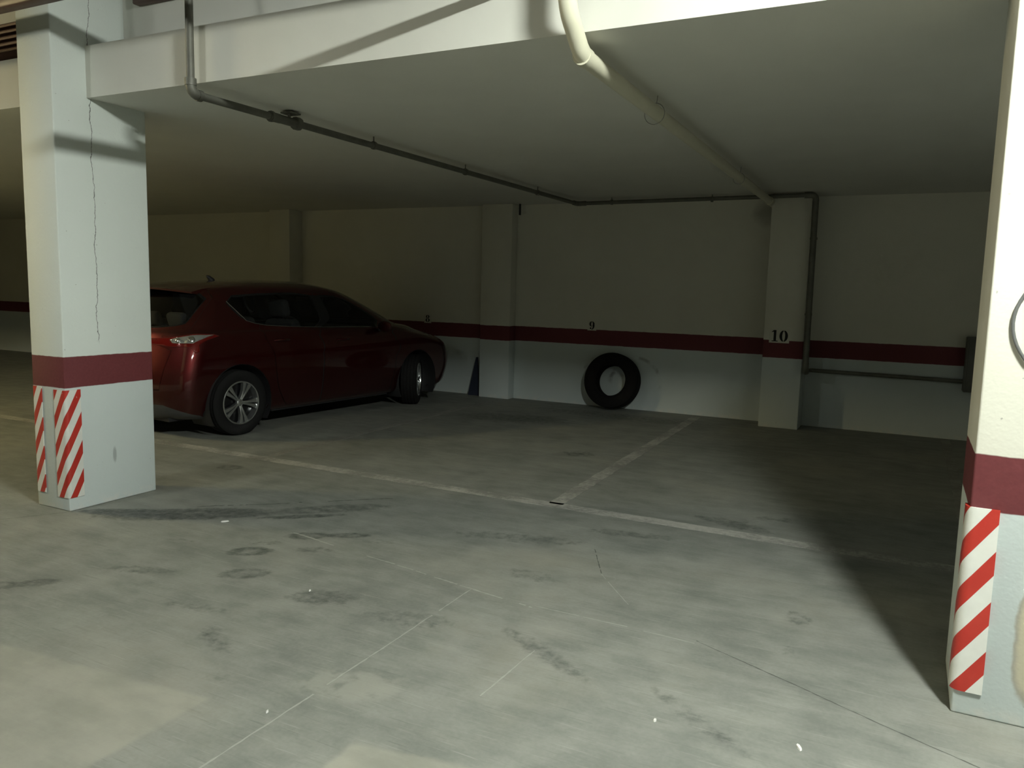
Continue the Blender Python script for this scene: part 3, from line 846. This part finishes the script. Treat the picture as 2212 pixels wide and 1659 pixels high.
quarter = [(.258, 11.20), (.264, 11.60), (.378, 11.83), (.530, 11.97), (.606, 11.77), (.512, 8.95), (.460, 9.13), (.376, 9.52), (.328, 10.0)]
frontw = [(.650, 11.73), (.722, 11.63), (.748, 11.27), (.750, 10.53), (.742, 9.67), (.700, 8.25), (.524, 8.73)]
hatchw = [(-.02, 12.0), (.150, 11.83), (.184, 11.37), (.158, 9.90), (.136, 9.67), (.084, 9.37), (-.02, 9.25)]
windsh = [(.795, 9.45), (.800, 12.55), (.86, 12.8), (1.02, 12.85), (1.02, 9.40), (.86, 9.35)]
clear = [(.128, 7.10), (.146, 7.40), (.178, 7.73), (.200, 7.87), (.250, 7.82), (.226, 7.27), (.204, 6.87), (.194, 6.63), (.148, 6.60), (.136, 6.63)]
redl = [(.06, 7.15), (.125, 7.35), (.15, 7.65), (.20, 8.1), (.25, 7.95), (.262, 7.6), (.232, 6.9), (.214, 6.4), (.220, 5.67), (.206, 5.53), (.186, 6.17), (.13, 6.2), (.06, 6.45)]
valance = [(-.02, -.6), (.245, -.6), (.225, .9), (.175, 1.35), (.12, 1.85), (-.02, 1.95)]
rear_door = yv([(.62, .75), (.46, 2.6), (.42, 4.2), (.36, 6.0), (.30, 9.2), (.42, 12.2), (1.15, 12.2), (1.063, 9.0), (1.063, .75)])
front_door = yv([(1.075, .75), (1.075, 9.0), (1.162, 12.2), (1.50, 12.05), (1.72, 11.5), (2.02, 10.2), (2.2, 9.2), (2.27, 7.5), (2.27, 4.0), (2.2, .75)])
tailgate = [(-.02, 2.9), (.115, 2.9), (.135, 5.8), (.105, 6.2), (.105, 7.6), (.175, 8.6), (.185, 9.9), (.205, 11.5), (.17, 12.25), (-.02, 12.45)]
hood = [(.80, 8.85), (.765, 7.7), (.80, 6.45), (.90, 6.05), (1.02, 6.0), (1.02, 9.05)]
headl = [(.815, 5.0), (.80, 6.05), (.86, 5.9), (.915, 5.5), (.915, 4.9), (.86, 4.75)]
grille = [(.925, 4.6), (.93, 5.7), (1.02, 5.7), (1.02, 4.3)]
intake = [(.87, 1.1), (.90, 2.6), (1.02, 2.7), (1.02, 1.0)]
bpillar = [(.606, 11.8), (.512, 8.92), (.524, 8.72), (.650, 11.75)]
ZONES = [  # name, polygon (scaled), in order of priority
 ('arch', sc(arch(0.0))), ('arch', sc(arch(2.70))),
 ('clear', sc(clear)), ('red', sc(redl)), ('quarter', sc(quarter)), ('frontw', sc(frontw)), ('hatchw', sc(hatchw)), ('windsh', sc(windsh)),
 ('bpillar', sc(bpillar)), ('headl', sc(headl)), ('grille', sc(grille)), ('intake', sc(intake)), ('valance', sc(valance))]
for nm in ('quarter', 'frontw', 'hatchw', 'windsh'):
    ZONES.append(('seal', offset(dict(ZONES)[nm], .013)))
PANELS = [('rear_door', sc(rear_door)), ('front_door', sc(front_door)), ('tailgate', sc(tailgate)), ('hood', sc(hood))]
for nm, pl in PANELS: ZONES.append((nm, pl))
for nm, pl in PANELS: ZONES.append(('gap', offset(pl, .004)))
ub = bmesh.new()
US = np.linspace(0, 1, 105); VS = np.concatenate([np.arange(0, 13, .25), np.arange(13, NK-1.001, .25), [NK-1.02]])
gv = [[ub.verts.new((u*SU, v*SV, 0)) for v in VS] for u in US]
for i in range(len(US)-1):
    for j in range(len(VS)-1): ub.faces.new((gv[i][j], gv[i+1][j], gv[i+1][j+1], gv[i][j+1]))
def hits(f, x0, x1, y0, y1):
    xs = [v.co.x for v in f.verts]; ys = [v.co.y for v in f.verts]
    return not (max(xs) < x0 or min(xs) > x1 or max(ys) < y0 or min(ys) > y1)
for nm, pl in ZONES:
    n = len(pl)
    bx0, bx1 = min(p[0] for p in pl)-1e-4, max(p[0] for p in pl)+1e-4
    by0, by1 = min(p[1] for p in pl)-1e-4, max(p[1] for p in pl)+1e-4
    local = {f for f in ub.faces if hits(f, bx0, bx1, by0, by1)}
    for i in range(n):
        a, b_ = Vector((*pl[i], 0)), Vector((*pl[(i+1) % n], 0))
        e = b_-a
        if e.length < 1e-5: continue
        fs = [f for f in local if hits(f, min(a.x, b_.x)-1e-4, max(a.x, b_.x)+1e-4, min(a.y, b_.y)-1e-4, max(a.y, b_.y)+1e-4)]
        if not fs: continue
        es = {ed for f in fs for ed in f.edges}; vs_ = {v for f in fs for v in f.verts}
        rt = bmesh.ops.bisect_plane(ub, geom=fs+list(es)+list(vs_), dist=1e-6, plane_co=a, plane_no=Vector((-e.y, e.x, 0)).normalized())
        local.difference_update(fs)
        local.update(g_ for g_ in rt['geom'] if isinstance(g_, bmesh.types.BMFace))
rd, fdp = dict(PANELS)['rear_door'], dict(PANELS)['front_door']
CELLS = {}
for f in ub.faces:
    c = f.calc_center_median(); nm = 'body'
    for zn, pl in ZONES:
        if inside(pl, c.x, c.y): nm = zn; break
    if nm == 'quarter' and (inside(rd, c.x, c.y) or c.x > .45*SU): nm = 'rear_glass'
    CELLS.setdefault(nm, []).append([(v.co.x/SU, v.co.y/SV) for v in f.verts])
ub.free()
def panel_mesh(name, zone, side, mats, parent, thick=0, push=0.0):
    bm = bmesh.new(); cache = {}
    def vert(u, v, s):
        p = skin(u, v)
        if push:
            p2 = skin(min(u+.004, 1), v)-skin(max(u-.004, 0), v); p3 = skin(u, v+.03)-skin(u, max(v-.03, 0))
            nn = p2.cross(p3)
            if nn.length > 1e-9: p = p+nn.normalized()*push
        if abs(p.x) < 1e-4: p.x = 0.0
        p.x *= s
        k = (round(p.x, 5), round(p.y, 5), round(p.z, 5))
        if k not in cache: cache[k] = bm.verts.new(p)
        return cache[k]
    for s in ((1, -1) if side == 0 else (side,)):
        for poly in [c_ for z_ in zone.split() for c_ in CELLS.get(z_, [])]:
            vs_ = []
            for u, v in poly:
                q = vert(u, v, s)
                if not vs_ or q is not vs_[-1]: vs_.append(q)
            if len(vs_) > 1 and vs_[0] is vs_[-1]: vs_.pop()
            if len(set(vs_)) < 3 or len(set(vs_)) != len(vs_): continue
            if s < 0: vs_ = vs_[::-1]
            try: bm.faces.new(vs_)
            except ValueError: pass
    o = obj(name, bm, parent=parent, mats=mats, smooth=True)
    if thick:
        md = o.modifiers.new('shell', 'SOLIDIFY'); md.thickness = thick; md.offset = -1.0
        md.material_offset = 1 if len(mats) > 1 else 0
        md.material_offset_rim = md.material_offset
    return o
CS, CYAW = 1.055, R_(-5.0)
rot = Matrix.Rotation(CYAW, 4, 'Z')
orig = Vector((-6.0, 5.83, 0))-(rot @ Vector((.875*CS, 0, 0)))
car = empty('car', orig, 'dark red five-door hatchback parked nose to the wall in bay 8', 'car', rz=CYAW)
car.scale = (CS, CS, CS)
BODY = [M['paint']]
panel_mesh('cabin_lining', 'body tailgate hood rear_door front_door gap seal bpillar grille intake valance headl', 0, [M['cabin']], car, 0, -.016)
panel_mesh('body_shell', 'body', 0, BODY, car)
panel_mesh('tailgate', 'tailgate', 0, BODY, car)
panel_mesh('hood', 'hood', 0, BODY, car)
panel_mesh('rear_window', 'hatchw', 0, [M['glass']], car, 0)
panel_mesh('windshield', 'windsh', 0, [M['glass']], car, 0)
panel_mesh('window_seal', 'seal', 0, [M['gloss_black']], car)
panel_mesh('rear_valance', 'valance', 0, [M['dark_grey_plastic']], car)
panel_mesh('grille', 'grille', 0, [M['black_plastic']], car)
panel_mesh('air_intake', 'intake', 0, [M['black_plastic']], car)
for s in (1, -1):
    d1 = panel_mesh('front_door', 'front_door', s, BODY, car)
    panel_mesh('window_glass', 'frontw', s, [M['glass']], d1, 0)
    d2 = panel_mesh('rear_door', 'rear_door', s, BODY, car)
    panel_mesh('window_glass', 'rear_glass', s, [M['glass']], d2, 0)
    panel_mesh('quarter_glass', 'quarter', s, [M['glass']], car, 0)
    panel_mesh('door_pillar', 'bpillar', s, [M['gloss_black']], car)
    tl = panel_mesh('tail_light', 'red', s, [M['red_lens']], car, .03, .004)
    cl = panel_mesh('reversing_lens', 'clear', s, [M['clear_lens']], tl, .03, .006)
    cl['label'] = 'clear white lens'
    # bright reflector cups seen through the clear lens
    for (uu, vv_, rr) in ((.150, 7.0, .024), (.188, 7.15, .032)):
        p = skin(uu, vv_); n_ = (skin(uu+.004, vv_)-skin(uu-.004, vv_)).cross(skin(uu, vv_+.05)-skin(uu, vv_-.05)).normalized()
        p = p+n_*.005; p.x *= s; n_.x *= s
        bm = bmesh.new()
        for k in range(2):
            r2 = rr*(1-.35*k)
            bmesh.ops.create_uvsphere(bm, u_segments=12, v_segments=6, radius=r2)
        bm.transform(Matrix.Translation(p) @ Vector((0, 0, 1)).rotation_difference(n_).to_matrix().to_4x4() @ Matrix.Diagonal((1, 1, .25, 1)))
        obj('reflector_cup', bm, M['chrome'], tl, smooth=True)
    panel_mesh('headlight', 'headl', s, [M['clear_lens']], car, .02, .003)
    # chrome strip below the side windows
    def onskin(u, v, d=.004):
        p = skin(u, v); n_ = (skin(u+.004, v)-skin(u-.004, v)).cross(skin(u, v+.05)-skin(u, v-.05)).normalized()
        p = p+n_*d; p.x *= s; return p
    strip = [(.252, 11.25), (.322, 9.97), (.345, 9.7), (.376, 9.44), (.42, 9.24), (.460, 9.05), (.512, 8.86), (.56, 8.66), (.62, 8.46), (.66, 8.32), (.70, 8.17)]
    tubeo('window_trim', [onskin(*p) for p in strip], .0045, M['chrome'], car, 6)
    for dd, yy, zz in ((d1, 1.28, .875), (d2, .42, .90)):
        vv_ = v_of_z(zz); a_, b2 = onskin(u_of_y(yy, vv_), vv_, .012), onskin(u_of_y(yy+.2, vv_), vv_, .012)
        md_ = onskin(u_of_y(yy+.1, vv_), vv_, .032)
        tubeo('door_handle', [onskin(u_of_y(yy, vv_), vv_, -.005), a_.lerp(md_, .7), md_, b2.lerp(md_, .7), onskin(u_of_y(yy+.2, vv_), vv_, -.005)], .012, M['paint'], dd, 8)
    # mirror
    bm = bmesh.new(); bmesh.ops.create_uvsphere(bm, u_segments=18, v_segments=12, radius=1.0)
    for v in bm.verts:
        v.co = Vector((v.co.x*.10, v.co.y*.065*(1.0 if v.co.y > 0 else .35), v.co.z*.062))
    mr = obj('side_mirror', bm, M['paint'], car, smooth=True, loc=(s*.945, 1.98, 1.005))
    bm = bmesh.new(); tube(bm, [(-s*.16, .05, -.06), (-s*.06, .01, -.035)], .022, 8)
    obj('mirror_stalk', bm, M['black_plastic'], mr, smooth=True)
    # wheel arch liners
    for yc in (0.0, 2.70):
        bm = bmesh.new(); n = 26; rings = []
        for k in range(n+1):
            a = R_(-32)+R_(244)*k/n
            rings.append([bm.verts.new((s*xx, yc+rr*math.cos(a), .32+rr*math.sin(a))) for xx, rr in ((.868, .366), (.80, .374), (.57, .374), (.565, .05))])
        for k in range(n):
            for j in range(3): bm.faces.new((rings[k][j], rings[k+1][j], rings[k+1][j+1], rings[k][j+1]))
        obj('wheel_arch', bm, M['black_plastic'], car, smooth=True)
# spoiler, aerial
bm = bmesh.new(); rows = []
for k in range(17):
    xx = -.54+1.08*k/16; c = (xx/.54)**2
    rows.append([bm.verts.new((xx, -.08+.10*c, 1.452-.030*c)), bm.verts.new((xx, -.30+.12*c, 1.428-.030*c)), bm.verts.new((xx, -.45+.16*c, 1.404-.036*c)), bm.verts.new((xx, -.445+.16*c, 1.388-.036*c)), bm.verts.new((xx, -.30+.12*c, 1.372-.030*c)), bm.verts.new((xx, -.10+.10*c, 1.39-.030*c))])
for k in range(16):
    for j in range(6): bm.faces.new((rows[k][j], rows[k][(j+1) % 6], rows[k+1][(j+1) % 6], rows[k+1][j]))
bm.faces.new(rows[0][::-1]); bm.faces.new(rows[-1])
bmesh.ops.recalc_face_normals(bm, faces=list(bm.faces))
shade_auto(obj('roof_spoiler', bm, M['paint'], car), 40)
bm = bmesh.new(); tube(bm, [(0, .36, 1.455), (0, .35, 1.485), (0, .315, 1.515), (0, .29, 1.528)], [.034, .030, .020, .010], 10)
obj('aerial', bm, M['black_plastic'], car, smooth=True)
# underbody and cabin
bm = bmesh.new(); box(bm, -.57, .57, -.58, 3.40, .17, .26); box(bm, -.76, .76, .46, 2.24, .17, .24)
obj('underbody', bm, M['black_plastic'], car)
boxo('cabin_floor', -.74, .74, -.35, 2.3, .28, .32, M['cabin'], car)
def seat(x, y, label=None):
    r0 = None
    bm = bmesh.new(); box(bm, x-.24, x+.24, y-.05, y+.48, .38, .56, .05, 3)
    t_ = Matrix.Translation((x, y-.02, .52)) @ Matrix.Rotation(R_(14), 4, 'X')
    b2 = bmesh.new(); box(b2, -.23, .23, -.075, .075, 0, .58, .06, 3); add(bm, b2, t_)
    o = shade_auto(obj('front_seat', bm, M['cloth'], car), 60)
    b2 = bmesh.new(); box(b2, -.13, .13, -.05, .05, .61, .80, .04, 3); b2.transform(t_)
    h = shade_auto(obj('headrest', b2, M['cloth'], o), 60)
    b2 = bmesh.new()
    b2.free()
    for sx in (-.06, .06):
        b2 = bmesh.new(); tube(b2, [(sx, 0, .55), (sx, 0, .64)], .006, 6); b2.transform(t_); obj('headrest_post', b2, M['chrome'], o)
seat(.36, 1.12); seat(-.36, 1.12)
bm = bmesh.new(); box(bm, -.66, .66, .10, .62, .38, .56, .05, 3)
tm = Matrix.Translation((0, .10, .52)) @ Matrix.Rotation(R_(16), 4, 'X')
b2 = bmesh.new(); box(b2, -.64, .64, -.07, .07, 0, .50, .05, 3); add(bm, b2, tm)
rb = shade_auto(obj('rear_bench', bm, M['cloth'], car), 60)
for sx in (-.42, 0, .42):
    b2 = bmesh.new(); box(b2, sx-.13, sx+.13, -.045, .045, .51, .66, .04, 3); b2.transform(tm)
    shade_auto(obj('headrest', b2, M['cloth'], rb), 60)
boxo('parcel_shelf', -.62, .62, -.52, .0, .93, .95, M['cabin'], car, bev=.005)
boxo('dashboard', -.72, .72, 1.95, 2.42, .70, .97, M['cabin'], car, bev=.06, seg=3)
sw = [(-.36+.18*math.cos(2*PI*k/24), 1.78-.07*math.sin(2*PI*k/24), .90+.165*math.sin(2*PI*k/24)) for k in range(24)]
tubeo('steering_wheel', sw, .015, M['black_plastic'], car, 8, closed=True)
boxo('cabin_mirror', -.11, .11, 1.60, 1.63, 1.27, 1.33, M['black_plastic'], car, bev=.012, seg=2)
# wheels: built once facing +x, then copied
def wheel_parts():
    parts = []
    bm = bmesh.new(); lathe(bm, tyre_profile(WR, .206, .205), 64, 'X'); parts.append(('tyre', bm, M['rubber'], 35))
    bm = bmesh.new(); lathe(bm, [(.094, .212), (.099, .207), (.096, .198), (.07, .192), (-.09, .190), (-.09, .200), (.07, .204)], 56, 'X'); parts.append(('rim', bm, M['alloy'], 30))
    bm = bmesh.new(); lathe(bm, [(.030, .001), (.030, .188), (.018, .188), (.018, .001)], 40, 'X', closed=False); parts.append(('wheel_disc', bm, M['gloss_black'], 30))
    return parts
wheel_meshes = []
for nm, bm, mt_, an in wheel_parts():
    o = shade_auto(obj(nm, bm, mt_), an); wheel_meshes.append((nm, o.data)); bpy.data.objects.remove(o)
bm = bmesh.new()
for sg in (-1, 1):
    st = []
    for r, cen, hw in ((.030, .0065, .0075), (.07, .0105, .0090), (.12, .0165, .0120), (.165, .0255, .0175), (.198, .0345, .0230)):
        dep = .082-.018*(1-r/.2)+.012*math.sin(r/.2*PI)
        st.append([bm.verts.new((dep, r, sg*cen-hw)), bm.verts.new((dep+.004, r, sg*cen)), bm.verts.new((dep, r, sg*cen+hw)), bm.verts.new((dep-.035, r, sg*cen+hw)), bm.verts.new((dep-.035, r, sg*cen-hw))])
    for i in range(4):
        for j in range(5): bm.faces.new((st[i][j], st[i][(j+1) % 5], st[i+1][(j+1) % 5], st[i+1][j]))
    bm.faces.new(st[0]); bm.faces.new(st[-1][::-1])
bmesh.ops.recalc_face_normals(bm, faces=list(bm.faces))
o = shade_auto(obj('spoke', bm, M['alloy']), 40); spoke_me = o.data; bpy.data.objects.remove(o)
bm = bmesh.new(); lathe(bm, [(.050, .001), (.082, .001), (.084, .012), (.080, .026), (.074, .036), (.05, .040)], 28, 'X', closed=False)
o = shade_auto(obj('hub_cap', bm, M['alloy']), 30); hub_me = o.data; bpy.data.objects.remove(o)
def wheel(x, y, steer):
    w = bpy.data.objects.new('wheel', None); COL.objects.link(w); w.parent = car; w.empty_display_size = .1
    w.location = (x, y, WR)
    w.rotation_euler = (0, 0, steer+(PI if x < 0 else 0))
    for nm, me in wheel_meshes+[('hub_cap', hub_me)]:
        c = bpy.data.objects.new(nm, me); COL.objects.link(c); c.parent = w
    for k in range(5):
        c = bpy.data.objects.new('spoke', spoke_me); COL.objects.link(c); c.parent = w
        c.rotation_euler = (R_(65-72*k), 0, 0)
STEER = R_(31)
wheel(.772, 0, 0); wheel(-.772, 0, 0); wheel(.765, 2.70, STEER); wheel(-.765, 2.70, STEER)
